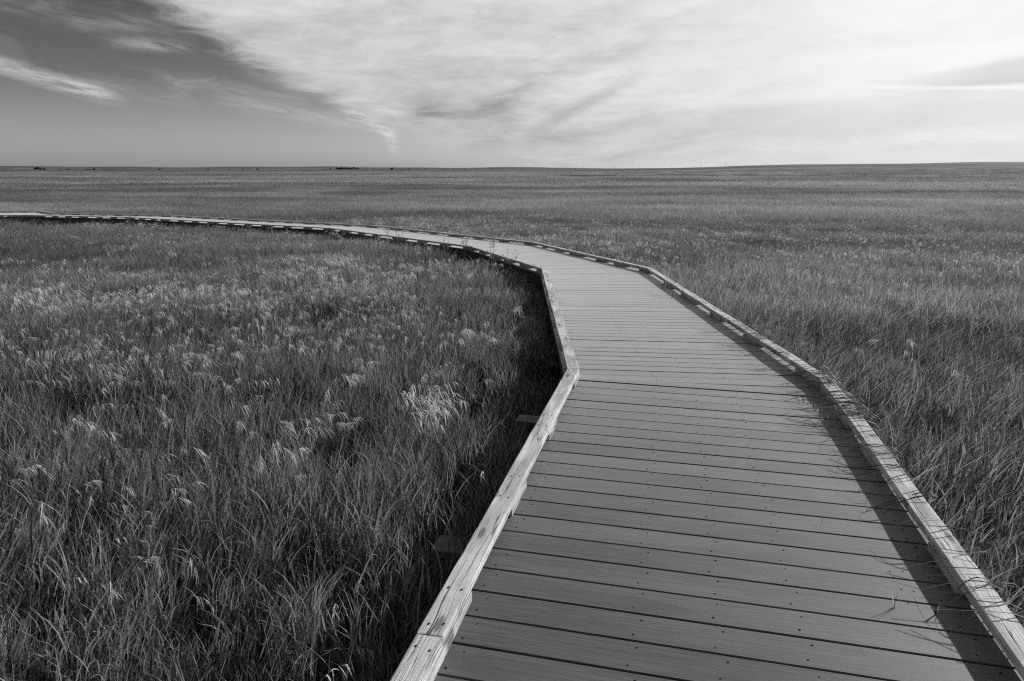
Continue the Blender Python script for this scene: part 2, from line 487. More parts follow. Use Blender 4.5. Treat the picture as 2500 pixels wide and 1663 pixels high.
# right rail
sgn = 1
bl, sp = [], []
RL0 = (RN[1] - RN[0]).length
rb_y = [(3.74, 4.0), (3.2, 3.45), (2.15, 2.44), (1.3, 1.6), (.4, .7), (-.4, -.1)]
cs = dr.y
bl.append([(max(0, RL0 - (4.036 - a) / cs) / RL0, (RL0 - (4.036 - b) / cs) / RL0) for a, b in reversed(rb_y)]); sp.append([(RL0 - (4.036 - 2.30) / cs) / RL0])
bl.append([(.42, .9)]); sp.append([])
RB = RN[3].y - RN[2].y
bl.append([((a - 4.506) / (9.915 - 4.506), (b - 4.506) / (9.915 - 4.506)) for a, b in ((4.506, 4.87), (5.6, 5.9), (6.53, 6.85), (7.42, 7.97), (8.43, 8.84), (9.75, 9.915))]); sp.append([.08, .60])
for i in range(2, 8):
    bl.append(blocks_from_gaps([g for g in GRt if Rpx[i + 1][0] - 2 < g[0] and g[1] < Rpx[i][0] + 2], RN[i + 1], RN[i + 2], ZS[i], ZS[i + 1]))
    sp.append({2: [.27, .64], 3: [.5], 4: [.34, .67], 5: [.5], 6: [], 7: []}[i])
zr = [0, 0] + ZS[1:]
rail_side(RN, RO, zr, sp, bl, None)

# edge joists under the boards, and the cross beams whose ends stick out on the left
JL0, JL1 = offset_poly(LO, -.01), offset_poly(LO, -.05)
JR0, JR1 = offset_poly(RN, -W + .01), offset_poly(RN, -W + .05)
for i in range(8):
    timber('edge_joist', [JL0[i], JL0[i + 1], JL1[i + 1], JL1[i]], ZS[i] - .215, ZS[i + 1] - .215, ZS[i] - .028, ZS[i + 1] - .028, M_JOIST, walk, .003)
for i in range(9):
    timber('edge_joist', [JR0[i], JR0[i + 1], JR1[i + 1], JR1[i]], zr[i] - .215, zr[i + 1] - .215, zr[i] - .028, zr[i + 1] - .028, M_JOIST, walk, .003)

def beam_at(s, t, over=.30):
    a = LO[s].lerp(LO[s + 1], t); b = RO_m[s].lerp(RO_m[s + 1], t)
    ax = (LO[s + 1] - LO[s]).normalized(); n = Vector((ax.y, -ax.x))
    w = (b - a).dot(n)
    c0 = a - n * over; c1 = a + n * (w + .12); hw = .068
    z = ZS[s] + (ZS[s + 1] - ZS[s]) * t
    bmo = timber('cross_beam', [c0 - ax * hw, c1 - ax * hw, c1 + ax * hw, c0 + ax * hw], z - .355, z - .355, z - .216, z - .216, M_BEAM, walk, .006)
    gz = float(ground_z(a.x, a.y))
    for q in (a + n * .12, a + n * (w - .15)):
        timber('support_post', [q - n * .045 - ax * .045, q + n * .045 - ax * .045, q + n * .045 + ax * .045, q - n * .045 + ax * .045], gz - .2, gz - .2, z - .356, z - .356, M_BEAM, walk, .004)
y0, y1 = LO[0].y, LO[1].y
for yy in (2.8, 4.45, 1.0): beam_at(0, (yy - y0) / (y1 - y0))
for yy in (6.4, 8.55): beam_at(1, (yy - LO[1].y) / (LO[2].y - LO[1].y))
for s, ts in ((2, (.08, .6)), (3, (.1, .4, .7)), (4, (.0, .22, .45, .7, .95)), (5, (.3, .7)), (7, (.3,))):
    for t_ in ts: beam_at(s, t_)

# ------------------------------------------------------------------ grass clumps
def strips(base, dirv, h, lean, droop, width, segs, sidev, taper=1.0, kink=0.0):
    """ribbons: arrays of n blades -> verts (n*(segs+1)*2,3)"""
    n = len(h); t = np.linspace(0, 1, segs + 1)[None, :, None]
    H = h[:, None, None]; D = np.concatenate([dirv, np.zeros((n, 1))], 1)[:, None, :]
    up = np.array([0, 0, 1.0])[None, None, :]
    pos = base[:, None, :] + D * (H * (lean[:, None, None] * (t * .35 + t ** 2 * .65) + droop[:, None, None] * t ** 3)) + up * (H * (t - droop[:, None, None] * .75 * t ** 3))
    wd = width[:, None, None] * np.clip(np.minimum(1, .55 + t * 2.2) * (1 - t ** 2.2 * .96), .03, 1)
    S = sidev[:, None, :] * wd / 2
    V = np.stack([pos - S, pos + S], 2).reshape(n * (segs + 1) * 2, 3)
    i = np.arange(n)[:, None] * (segs + 1) * 2 + np.arange(segs)[None, :] * 2
    Fq = np.stack([i, i + 1, i + 3, i + 2], -1).reshape(-1, 4)
    return V, Fq

def rand_blades(n, rad, hmin, hmax, wmin, wmax, lean, droop, segs, bias=.35, z0=-.02, z1=-.02):
    a = rng.uniform(0, 2 * np.pi, n); rr = rad * np.sqrt(rng.uniform(0, 1, n))
    base = np.stack([rr * np.cos(a), rr * np.sin(a), rng.uniform(z0, z1, n)], 1)
    da = rng.uniform(0, 2 * np.pi, n); D = np.stack([np.cos(da) + bias, np.sin(da) + bias * .1], 1)
    D /= np.linalg.norm(D, axis=1)[:, None]
    h = rng.uniform(hmin, hmax, n) * rng.choice([1, 1, .8, .6], n)
    sa = rng.uniform(0, np.pi, n); S = np.stack([np.cos(sa), np.sin(sa), rng.uniform(-.2, .2, n)], 1)
    return strips(base, D, h, np.abs(rng.normal(lean, lean * .55, n)), np.abs(rng.normal(droop, droop, n)) * rng.choice([.3, 1, 1.6], n), rng.uniform(wmin, wmax, n), segs, S)

def head_parts(n, rad, hmin, hmax, k, wsp, lsp, segs=3, fac=1.0):
    """stalks with one-sided nodding seed heads: returns stalk ribbons and drooping spikelet ribbons"""
    Vs, Fs = [], []; off = 0
    Vh, Fh = [], []; offh = 0
    for _ in range(n):
        a = rng.uniform(0, 2 * np.pi); rr = rad * math.sqrt(rng.uniform()); b = np.array([rr * math.cos(a), rr * math.sin(a), 0.])
        da = rng.normal(.1, .75); D = np.array([math.cos(da), math.sin(da), 0]); h = rng.uniform(hmin, hmax); ln = rng.uniform(.08, .3)
        # stalk curve that nods at the top
        T = np.linspace(0, 1, 9); nod = rng.uniform(.16, .26) * fac
        pts = [b + D * (h * ln * t * t) + np.array([0, 0, h * t]) for t in T]
        top = pts[-1]; ang = rng.uniform(.6, 1.1); st = nod / 7; cur = top.copy(); axis = []
        for j in range(7):
            cur = cur + (D * math.sin(ang) + np.array([0, 0, math.cos(ang)])) * st; axis.append(cur.copy()); ang += rng.uniform(.12, .26)
        pts = np.array(pts[::2] + axis)
        side = np.array([-D[1], D[0], 0]) * .5 + rng.normal(0, .3, 3); side /= np.linalg.norm(side)
        w = np.linspace(wsp * .45, wsp * .22, len(pts))[:, None] / 2
        V = np.stack([pts - side * w, pts + side * w], 1).reshape(-1, 3); q = np.arange(len(pts) - 1) * 2 + off
        Vs.append(V); Fs.append(np.stack([q, q + 1, q + 3, q + 2], -1)); off += len(V)
        ax_ = np.array(axis)
        for j in range(k):
            f = rng.uniform(0, 6); i0 = int(f); p = ax_[i0] * (1 - (f - i0)) + ax_[min(6, i0 + 1)] * (f - i0)
            l = lsp * rng.uniform(.5, 1.35); dd = D * rng.uniform(.2, .9) + np.array([rng.normal(0, .25), rng.normal(0, .25), rng.uniform(-.9, .15)])
            dd /= np.linalg.norm(dd); tt = np.linspace(0, 1, segs + 1)[:, None]
            q = p + dd * l * tt + np.array([0, 0, -1.]) * l * .75 * tt ** 2
            s2 = np.cross(dd, rng.normal(0, 1, 3)); s2 /= np.linalg.norm(s2)
            ww = wsp * rng.uniform(.7, 1.2) / 2 * np.sin(np.pi * (.12 + .84 * tt))
            V = np.stack([q - s2 * ww, q + s2 * ww], 1).reshape(-1, 3); qi = np.arange(segs) * 2 + offh
            Vh.append(V); Fh.append(np.stack([qi, qi + 1, qi + 3, qi + 2], -1)); offh += len(V)
    return (np.concatenate(Vs), np.concatenate(Fs)), (np.concatenate(Vh), np.concatenate(Fh))

clumps = bpy.data.collections.new('clump_library')
def clump(name, parts):
    """parts: list of (V, F, material)"""
    V = np.concatenate([p[0] for p in parts]); off = np.cumsum([0] + [len(p[0]) for p in parts[:-1]])
    Fq = np.concatenate([p[1] + o for p, o in zip(parts, off)]); mi = np.concatenate([np.full(len(p[1]), i) for i, p in enumerate(parts)])
    me = bpy.data.meshes.new(name); me.vertices.add(len(V)); me.vertices.foreach_set('co', V.astype('f').ravel())
    me.loops.add(len(Fq) * 4); me.loops.foreach_set('vertex_index', Fq.astype('i').ravel())
    me.polygons.add(len(Fq)); me.polygons.foreach_set('loop_start', np.arange(len(Fq), dtype='i') * 4)
    me.polygons.foreach_set('material_index', mi.astype('i'))
    for p in parts: me.materials.append(p[2])
    # one random value per blade, shared by its faces: cluster by base position
    segkey = np.concatenate([np.repeat(rng.uniform(0, 1, len(p[1]) // p[3]), p[3]) if len(p) > 3 else rng.uniform(0, 1, len(p[1])) for p in parts])
    at = me.attributes.new('rnd', 'FLOAT', 'FACE'); at.data.foreach_set('value', segkey.astype('f'))
    me.update(calc_edges=True)
    o = bpy.data.objects.new(name, me); return o

LIB = []
def reg(kind, o): LIB.append(kind); clumps.objects.link(o)
def nm(kind): return 'clump_%02d' % len(LIB)
for i in range(7):      # near green tufts
    v, f = rand_blades(12, .09, .32, .54, .0038, .007, .13, .05, 4); v3, f3 = rand_blades(60, .10, .09, .23, .0040, .0080, .32, .10, 4, .3, .08, .33); v2, f2 = rand_blades(2, .10, .15, .30, .003, .006, .4, .2, 5, .3, .1, .3)
    reg('near', clump(nm('near'), [(v, f, M_BLADE, 4), (v3, f3, M_BLADE, 4), (v2, f2, M_STRAW, 5)]))
for i in range(12):     # near seed heads
    (a, b), (c, d_) = head_parts(rng.integers(1, 4), .08, .36, .56, int(rng.integers(7, 16)), .0033, rng.uniform(.026, .044), 4, rng.uniform(.4, .8))
    reg('nearhead', clump(nm('h'), [(a, b, M_STRAW), (c, d_, M_HEAD, 4)]))
for i in range(6):      # middle distance green
    v, f = rand_blades(45, .30, .32, .56, .005, .009, .18, .1, 3); v3, f3 = rand_blades(85, .30, .13, .26, .006, .011, .32, .12, 3, .3, .12, .33); v2, f2 = rand_blades(16, .3, .3, .58, .004, .008, .4, .3, 3)
    reg('mid', clump(nm('m'), [(v, f, M_MIDB, 3), (v3, f3, M_MIDB, 3), (v2, f2, M_STRAW, 3)]))
for i in range(5):
    (a, b), (c, d_) = head_parts(5, .28, .42, .56, 10, .0060, .046, 2, .7)
    reg('midhead', clump(nm('mh'), [(a, b, M_STRAW), (c, d_, M_HEAD, 2)]))
for i in range(4):      # far
    v, f = rand_blades(200, 1.1, .28, .55, .014, .028, .45, .14, 2); v2, f2 = rand_blades(150, 1.1, .32, .60, .012, .024, .6, .3, 2)
    reg('far', clump(nm('f'), [(v, f, M_FARB, 2), (v2, f2, M_STRAW, 2)]))
for i in range(3):      # very far
    v, f = rand_blades(260, 5.5, .3, .65, .06, .12, .5, .1, 2); v2, f2 = rand_blades(260, 5.5, .35, .7, .05, .10, .6, .2, 2)
    reg('vfar', clump(nm('v'), [(v, f, M_FARB, 2), (v2, f2, M_STRAW, 2)]))
KI = {k: [i for i, q in enumerate(LIB) if q == k] for k in set(LIB)}

# deck footprint test
FOOT = []
for s in range(8):
    FOOT.append((DL[s], DR[s] if s else DR_full[0], DR[s + 1], DL[s + 1]))
FOOT.append((DL[0], DR_full[0], DR_full[1], DR[1]))
def in_deck(x, y, grow=0.0):
    ins = np.zeros(len(x), bool)
    for q in FOOT:
        c = sum(q, Vector((0, 0))) / 4; ok = np.ones(len(x), bool)
        for i in range(4):
            a, b = q[i], q[(i + 1) % 4]; e = b - a
            if e.length < 1e-6: continue
            e = e.normalized(); sg = e.x * (c.y - a.y) - e.y * (c.x - a.x)
            dd = (e.x * (y - a.y) - e.y * (x - a.x)) * (1 if sg > 0 else -1)
            ok &= dd > -(grow if i in (1, 3) else .02)
        ins |= ok
    return ins

class VN:      # cheap value noise for scattering
    def __init__(s, seed): s.g = np.random.default_rng(seed).uniform(0, 1, (256, 256))
    def __call__(s, x, y):
        xi = np.floor(x).astype(int); yi = np.floor(y).astype(int); fx = x - xi; fy = y - yi
        fx = fx * fx * (3 - 2 * fx); fy = fy * fy * (3 - 2 * fy); g = s.g
        a = g[xi % 256, yi % 256]; b = g[(xi + 1) % 256, yi % 256]; c = g[xi % 256, (yi + 1) % 256]; d = g[(xi + 1) % 256, (yi + 1) % 256]
        return (a * (1 - fx) + b * fx) * (1 - fy) + (c * (1 - fx) + d * fx) * fy
N1, N2, N3 = VN(1), VN(2), VN(3)

pts, rots, scl, idx = [], [], [], []
def scatter(kind, r0, r1, dens, half_az=44, margin=.03, keep=None, smin=.85, smax=1.15, zr=(-.5, .5), tilt=1.0):
    A = math.radians(half_az) * (r1 ** 2 - r0 ** 2)
    n = int(A * dens); r = np.sqrt(rng.uniform(r0 ** 2, r1 ** 2, n)); a = np.radians(rng.uniform(-half_az, half_az, n))
    x = r * np.sin(a); y = r * np.cos(a)
    k = ~in_deck(x, y, margin)
    if keep is not None: k &= rng.uniform(0, 1, n) < keep(x, y)
    x, y = x[k], y[k]; n = len(x)
    s_ = rng.uniform(smin, smax, n)
    s_ *= .82 + .36 * N3(x * .9, y * .9)
    pts.append(np.stack([x, y, ground_z(x, y)], 1)); scl.append(s_)
    rots.append(np.stack([tilt * rng.normal(0, .08, n), tilt * (rng.normal(.03, .09, n) + .34 * np.clip((x - 1.0) / 3, 0, 1) + .25 * (N1(x * .8 + 9, y * .8) - .5)), rng.uniform(zr[0], zr[1], n)], 1)); idx.append(rng.choice(KI[kind], n))

def near_keep(x, y):     # slight thin places
    return np.clip(.55 + N1(x * 1.6, y * 1.6) * .9, 0, 1)
def walk_side(x, y):     # True right of the boardwalk
    return x > np.interp(y, [0, 4.5, 10, 14, 18.5, 25, 30], [.2, 1.2, 1.2, .6, -3.5, -9, -60])
def head_keep(x, y):
    r = np.hypot(x, y); cl = N2(x * .7 + 5, y * .7) * .25 + N1(x * 2.7, y * 2.7) * .35 + N3(x * 6, y * 6) * .4
    left = ~walk_side(x, y)
    amt = np.where(left, np.interp(r, [2, 3.6, 5.5, 8, 11, 13.5, 15, 17], [.14, .30, .55, .78, .62, .36, .12, .03]),
                   np.interp(r, [2, 5, 9, 14, 18, 26, 34], [.01, .02, .04, .10, .26, .2, .06]))
    amt = amt * np.where(left, np.interp(x, [-9, -3, -1.3, -.4, .3], [1, .85, .42, .16, .01]), 1)
    return np.clip(amt * np.clip((cl - .34) * 4, 0, 1) * 1.9, 0, 1)
scatter('near', 0.9, 9.5, 66, 60, .05, near_keep, .9, 1.2)
scatter('nearhead', 1.6, 10, 28, 46, .08, head_keep, .9, 1.15, (-.9, .9))
scatter('mid', 9, 32, 22, 44, .10, None, .85, 1.15, tilt=.7)
scatter('midhead', 9.5, 34, 13, 44, .2, head_keep, .9, 1.1, (-.9, .9))
scatter('far', 31, 125, 1.9, 43, .8, None, tilt=.15)
scatter('vfar', 120, 620, .08, 42, .8, lambda x, y: 1 - .97 * np.clip((np.hypot(x, y) - 170 - 60 * N1(x * .012, y * .02)) / 60, 0, 1) * np.clip(np.degrees(np.arctan2(x, y)) / 6 + .3, 0, 1), tilt=.02)
pts = np.concatenate(pts); rots = np.concatenate(rots); scl = np.concatenate(scl); idx = np.concatenate(idx)
print('grass clumps', len(pts))
me = bpy.data.meshes.new('prairie_grass'); me.vertices.add(len(pts)); me.vertices.foreach_set('co', pts.astype('f').ravel())
for nme, typ, arr, key in (('rot', 'FLOAT_VECTOR', rots, 'vector'), ('scl', 'FLOAT', scl, 'value'), ('vi', 'INT', idx, 'value')):
    at = me.attributes.new(nme, typ, 'POINT'); at.data.foreach_set(key, (arr.astype('i') if typ == 'INT' else arr.astype('f')).ravel())
me.update()
go = bpy.data.objects.new('prairie_grass', me); COL.objects.link(go)
tag(go, 'dense wind blown prairie grass with pale nodding seed heads covering the plain', 'grass', kind='stuff')
ng = bpy.data.node_groups.new('scatter', 'GeometryNodeTree')
ng.interface.new_socket('Geometry', in_out='INPUT', socket_type='NodeSocketGeometry')
ng.interface.new_socket('Geometry', in_out='OUTPUT', socket_type='NodeSocketGeometry')
gi = ng.nodes.new('NodeGroupInput'); gout = ng.nodes.new('NodeGroupOutput'); iop = ng.nodes.new('GeometryNodeInstanceOnPoints')
ci = ng.nodes.new('GeometryNodeCollectionInfo'); ci.inputs['Collection'].default_value = clumps
ci.inputs['Separate Children'].default_value = True; ci.inputs['Reset Children'].default_value = True
def na(name, typ):
    n = ng.nodes.new('GeometryNodeInputNamedAttribute'); n.data_type = typ; n.inputs['Name'].default_value = name; return n.outputs['Attribute']
e2r = ng.nodes.new('FunctionNodeEulerToRotation'); ng.links.new(na('rot', 'FLOAT_VECTOR'), e2r.inputs[0])
ng.links.new(gi.outputs[0], iop.inputs['Points']); ng.links.new(ci.outputs[0], iop.inputs['Instance']); iop.inputs['Pick Instance'].default_value = True
ng.links.new(na('vi', 'INT'), iop.inputs['Instance Index']); ng.links.new(e2r.outputs[0], iop.inputs['Rotation'])
ng.links.new(na('scl', 'FLOAT'), iop.inputs['Scale']); ng.links.new(iop.outputs[0], gout.inputs[0])
mod = go.modifiers.new('scatter', 'NODES'); mod.node_group = ng

# ------------------------------------------------------------------ individual plants at the boardwalk
def ribbon(pts_, w0, w1, side, V, Fc):
    b = len(V); n = len(pts_)
    for i, p in enumerate(pts_):
        t = i / (n - 1); w = (w0 * (1 - t) + w1 * t) / 2
        V.append(p - side * w); V.append(p + side * w)
    for i in range(n - 1): Fc.append((b + 2 * i, b + 2 * i + 1, b + 2 * i + 3, b + 2 * i + 2))

def bez(a, b, c, n=10):
    return [a * (1 - t) ** 2 + b * 2 * t * (1 - t) + c * t * t for t in [i / n for i in range(n + 1)]]

def V3(px, py, z):
    p = P(px, py, z); return Vector((p.x, p.y, z))

def place(name, V, Fc, mats, mi, label, cat, group=None):
    b = Vector(V[0]); V = [Vector(v) - b for v in V]
    o = mesh_obj(name, V, Fc, mats, midx=mi); o.location = b
    return tag(o, label, cat, group)

# blades that arch from the grass over the right rail
arch = [
    ((1640, 690), .35, 4, 'wispy blades drooping over the right rail just past its far bend'),
    ((1765, 775), .40, 5, 'thin grass blades hanging over the right rail at its middle stretch'),
    ((1835, 815), .5, 14, 'tangled grass blades lapping over the right rail beyond the middle'),
    ((1900, 872), .40, 6, 'dark grass blades curling under the right rail before the near bend'),
    ((1995, 925), .5, 20, 'dense tangle of blades wrapped over the near bend of the right rail'),
    ((2050, 990), .62, 26, 'broad leafy tuft spilling over the rail just below its near bend'),
    ((2112, 1075), .45, 7, 'curved grass blades crossing the right rail below the leafy tuft'),
    ((2170, 1155), .40, 5, 'few bent blades draped over the right rail midway to the joint'),
    ((2300, 1330), .40, 3, 'long thin blades arching over the right rail beside its nail studded joint'),
    ((2395, 1475), .45, 4, 'looping grass blades casting a shadow on the nearest right rail'),
]
for (px, py), reach, n, lab in arch:
    q = P(px, py, RT); V, Fc, mi = [], [], []
    # find the rail's outward direction from its nearest segment
    best = min(range(len(RN) - 1), key=lambda i: line_dist(q, RN[i], RN[i + 1]) + (0 if min(RN[i].y, RN[i + 1].y) - .3 <= q.y <= max(RN[i].y, RN[i + 1].y) + .3 else 99))
    ax = (RN[best + 1] - RN[best]).normalized(); nout = Vector((ax.y, -ax.x))
    zb = -.02 if q.y < 6 else -.06
    for j in range(int(n * 2.2)):
        s0 = random.uniform(-.22, .22); s1 = s0 + random.uniform(-.14, .14)
        root = q + nout * random.uniform(.16, .30) + ax * s0; gz = float(ground_z(root.x, root.y))
        over = q + nout * random.uniform(.0, .10) + ax * (s0 + s1) / 2
        tip = q - nout * random.uniform(.04, .2) * (reach / .4) + ax * s1
        a = Vector((root.x, root.y, gz)); m1 = Vector((root.x * .5 + over.x * .5 + nout.x * .06, root.y * .5 + over.y * .5 + nout.y * .06, RT + random.uniform(.02, .12)))
        c = Vector((over.x, over.y, zb * 0 + RT + (ZS[2] if q.y > 9 else 0) + random.uniform(.008, .05)))
        e = Vector((tip.x, tip.y, (ZS[2] * .5 if q.y > 8 else 0) + RT - random.uniform(-.02, .075)))
        path = bez(a, m1, c, 7)[:-1] + bez(c, c * 1.0 + (c - m1) * .35 + Vector((0, 0, .015)), e, 6)
        side = Vector((ax.x, ax.y, random.uniform(-.5, .5))).normalized()
        b0 = len(Fc); ribbon(path, random.uniform(.007, .012), .003, side, V, Fc); mi += [0 if random.random() < .55 else 1] * (len(Fc) - b0)
    place('grass_tuft', V, Fc, [M_BLADE, M_STRAW], mi, lab, 'grass tuft', 'grass tufts lapping over the right rail')

# the arching oat-like stalk that lies over the deck at the near bend
V, Fc, mi = [], [], []
s0 = V3(2078, 1056, .02); s2 = V3(1940, 958, .10)
path = bez(s0 + Vector((.03, -.02, -.05)), (s0 + s2) / 2 + Vector((0, 0, .05)), s2, 16)
ribbon(path, .004, .0012, Vector((.3, .9, .3)).normalized(), V, Fc); mi += [0] * len(Fc)
for k in range(16):
    i = 7 + int(k * 9 / 16); p = path[i] + Vector((random.uniform(-.01, .01), random.uniform(-.01, .01), 0))
    l = random.uniform(.035, .075); dd = Vector((random.uniform(-.35, .5), random.uniform(-.5, .2), -1)).normalized()
    side = dd.cross(Vector((random.random(), random.random(), .2))).normalized(); b0 = len(Fc)
    pts_ = [p + dd * l * t for t in (0, .35, .6, .85, 1)]
    b = len(V)
    for t, w in zip(range(5), (.0006, .0012, .0055, .005, .0006)): V += [pts_[t] - side * w / 2, pts_[t] + side * w / 2]
    for t in range(4): Fc.append((b + 2 * t, b + 2 * t + 1, b + 2 * t + 3, b + 2 * t + 2))
    mi += [1] * (len(Fc) - b0)
place('seed_stalk', V, Fc, [M_STRAW, M_HEAD], mi, 'pale drooping oat like seed stalk leaning over the boards at the near right bend', 'seed stalk')

# sprouts pushing up between the boards
def sprout(px, py, spec, label, mats, name='grass_sprout'):
    b = V3(px, py, 0); V, Fc, mi = [], [], []
    for (dx, dy, h, w, m_) in spec:
        e = b + Vector((dx, dy, h)); c = b + Vector((dx * .2, dy * .2, h * .75)); b0 = len(Fc)
        ribbon(bez(b + Vector((0, 0, -.02)), c, e, 5), w, w * .35, Vector((.9, -.3, .2)).normalized(), V, Fc); mi += [m_] * (len(Fc) - b0)
    place(name, V, Fc, mats, mi, label, 'grass sprout')
sprout(2182, 1484, [(-.012, .01, .055, .004, 1), (.006, .0, .06, .003, 0), (.05, .02, .03, .0015, 1), (-.02, .03, .075, .0015, 1), (.03, -.01, .05, .0012, 1), (-.015, -.02, .03, .002, 0)],
       'pale wispy sprout standing up between two boards near the right rail', [M_BLADE, M_HEAD])
sprout(2284, 1501, [(.0, .0, .036, .008, 0), (.014, .004, .040, .004, 1), (-.004, .002, .03, .006, 0)],
       'short dark stub of a sprout in the gap nearest the right rail shadow edge', [M_BLADE, M_HEAD])
sprout(2008, 1277, [(.0, .01, .035, .0014, 0), (.01, .05, .012, .0012, 0)], 'hair thin dark stem rising from a board gap in the middle of the deck', [M_BLADE, M_HEAD])
sprout(1640, 727, [(.03, .05, .06, .006, 0)], 'dark twig poking out of the deck beside the far part of the right rail', [M_BLADE, M_HEAD], 'twig')
sprout(1622, 706, [(.0, .01, .10, .008, 0), (.02, .0, .12, .006, 1), (-.03, .01, .08, .005, 0), (.05, .02, .09, .004, 1), (-.06, .01, .05, .003, 0)], 'leafy sprout at the foot of the right rail near its far bend', [M_BLADE, M_HEAD])

# dry branching weeds beside the left rail
def weed(px, py, z, h, seed, label, spread=.5):
    random.seed(seed); b = V3(px, py, z); b.z = float(ground_z(b.x, b.y)); H = h + (z - b.z); V, Fc, mi = [], [], []
    def tube(path, r0, r1, m_):
        n = len(path); bs = len(V)
        for i, p in enumerate(path):
            r = r0 + (r1 - r0) * i / (n - 1)
            for k in range(4): V.append(p + Vector((math.cos(k * 1.571) * r, math.sin(k * 1.571) * r, 0)))
        for i in range(n - 1):
            for k in range(4):
                a = bs + i * 4 + k; c = bs + i * 4 + (k + 1) % 4; Fc.append((a, c, c + 4, a + 4)); mi.append(m_)
    for st in range(random.randint(2, 3)):
        lean = Vector((random.uniform(-.3, .3), random.uniform(-.15, .15), 0)); top = b + lean * spread + Vector((0, 0, H * random.uniform(.8, 1.05)))
        main = bez(b + lean * .1, b + lean * .2 + Vector((0, 0, H * .6)), top, 8); tube(main, .006, .003, 0)
        for k in range(9):
            p = main[random.randint(3, 8)]; a = random.uniform(0, 6.28); l = random.uniform(.06, .2)
            e = p + Vector((math.cos(a) * l * .7, math.sin(a) * l * .5, l * random.uniform(.3, .9))); br = bez(p, (p + e) / 2 + Vector((0, 0, -.01)), e, 4); tube(br, .003, .002, 0)
            for _ in range(4):
                q = br[random.randint(2, 4)]; a2 = random.uniform(0, 6.28); e2 = q + Vector((math.cos(a2) * .025, math.sin(a2) * .02, random.uniform(.0, .04))); tube([q, (q + e2) / 2, e2], .005, .002, 1)
    place('dry_weed', V, Fc, [M_WEED, M_HEAD], mi, label, 'dry weed', 'dry weeds along the left rail')
weed(1204, 640, -.25, .45, 3, 'pale branching dry weed in front of the left rail just before its sharp bend')
weed(1246, 648, -.2, .38, 4, 'small dry weed leaning over the left rail, nearest to the sharp bend')
weed(1132, 615, -.35, .55, 5, 'dry weed at the joint where the left rail starts to curve')
weed(1085, 612, -.35, .45, 6, 'thin dry stems between the curving joint and the tall pale weed')
weed(976, 598, -.4, .85, 7, 'tallest pale dry weed rising above both rails of the middle walk')
weed(950, 592, -.45, .45, 8, 'low dark stemmed weed just left of the tallest pale weed', .9)
weed(312, 545, -.75, .55, 9, 'lone dry stalk on the far left stretch of the boardwalk')
random.seed(11)

# the big pale tussock and other single tussocks on the left
def tussock(px, py, n, rad, h, label, seed):
    global rng
    rng = np.random.default_rng(seed)
    (a, b), (c, d_) = head_parts(n, rad, h * .8, h * 1.08, 18, .0042, .052, 3, 1.0)
    v, f = rand_blades(40, rad, .25, .5, .003, .006, .5, .5, 5)
    o = clump('seed_tussock', [(a, b, M_STRAW), (c, d_, M_HEAD, 3), (v, f, M_STRAW, 5)])
    q = P(px, py, -.15); COL.objects.link(o); o.location = (q.x, q.y, float(ground_z(q.x, q.y)))
    tag(o, label, 'grass tussock', 'pale tussocks left of the boardwalk')
tussock(985, 1040, 20, .17, .56, 'largest pale tussock of nodding seed heads left of the near boardwalk', 5)
tussock(1125, 842, 6, .12, .54, 'pale tussock of curved heads closest to the left rail corner', 6)
tussock(822, 945, 7, .13, .54, 'small pale tussock standing left of the largest one', 7)
tussock(1240, 778, 4, .10, .50, 'loose tuft of seed heads tucked against the left rail', 8)
tussock(655, 1110, 5, .10, .53, 'hooked pale seed heads low in the left foreground', 9)

# ------------------------------------------------------------------ far trees, bushes and poles
M_LEAF = mat_plain('dark_tree_leaves', .05, .8, .2, .2, .4, 2)
M_BARK = mat_plain('tree_bark', .10, .9)
M_POLE = mat_plain('pole_wood', .10, .8)
def tree_mesh(w, h, seed, bush=False):
    r_ = random.Random(seed); V, Fc = [], []
    lob = [(r_.uniform(-.32, .32) * w, r_.uniform(-.3, .3) * w, h * r_.uniform(.35 if not bush else .2, .8), r_.uniform(.18, .32) * min(w, h)) for _ in range(9)]
    for _ in range(520):
        lx, ly, lz, lr = r_.choice(lob); a = Vector((r_.gauss(0, 1), r_.gauss(0, 1), r_.gauss(0, .8))).normalized() * lr * r_.uniform(.5, 1.1)
        p = Vector((lx, ly, lz)) + a; s_ = r_.uniform(.05, .11) * h; u = Vector((r_.gauss(0, 1), r_.gauss(0, 1), r_.gauss(0, 1))).normalized(); v = u.orthogonal().normalized()
        b = len(V); V += [p + u * s_, p + v * s_, p - u * s_, p - v * s_]; Fc.append((b, b + 1, b + 2, b + 3))
    T, TF = [], []
    def limb(a, c, r0, r1):
        b = len(T); dd = (c - a).normalized(); u = dd.orthogonal().normalized(); v = dd.cross(u)
        for p, rr in ((a, r0), ((a + c) / 2 + u * r0 * .5, (r0 + r1) / 2), (c, r1)):
            for k in range(6): T.append(p + (u * math.cos(k * 1.047) + v * math.sin(k * 1.047)) * rr)
        for i in range(2):
            for k in range(6): TF.append((b + i * 6 + k, b + i * 6 + (k + 1) % 6, b + i * 6 + 6 + (k + 1) % 6, b + i * 6 + 6 + k))
    limb(Vector((0, 0, -.5)), Vector((0, 0, h * .5)), .04 * h, .025 * h)
    for lx, ly, lz, lr in lob[:5]: limb(Vector((0, 0, h * .3)), Vector((lx, ly, lz)), .02 * h, .008 * h)
    return V, Fc, T, TF
variants = []
for k in range(5): variants.append(tree_mesh(1.2, 1.0, 40 + k, k % 2 == 1))
vm = []
for k, (V, Fc, T, TF) in enumerate(variants):
    a = bpy.data.meshes.new('crown'); a.from_pydata([tuple(v) for v in V], [], Fc); a.materials.append(M_LEAF)
    b = bpy.data.meshes.new('trunk'); b.from_pydata([tuple(v) for v in T], [], TF); b.materials.append(M_BARK); vm.append((a, b))
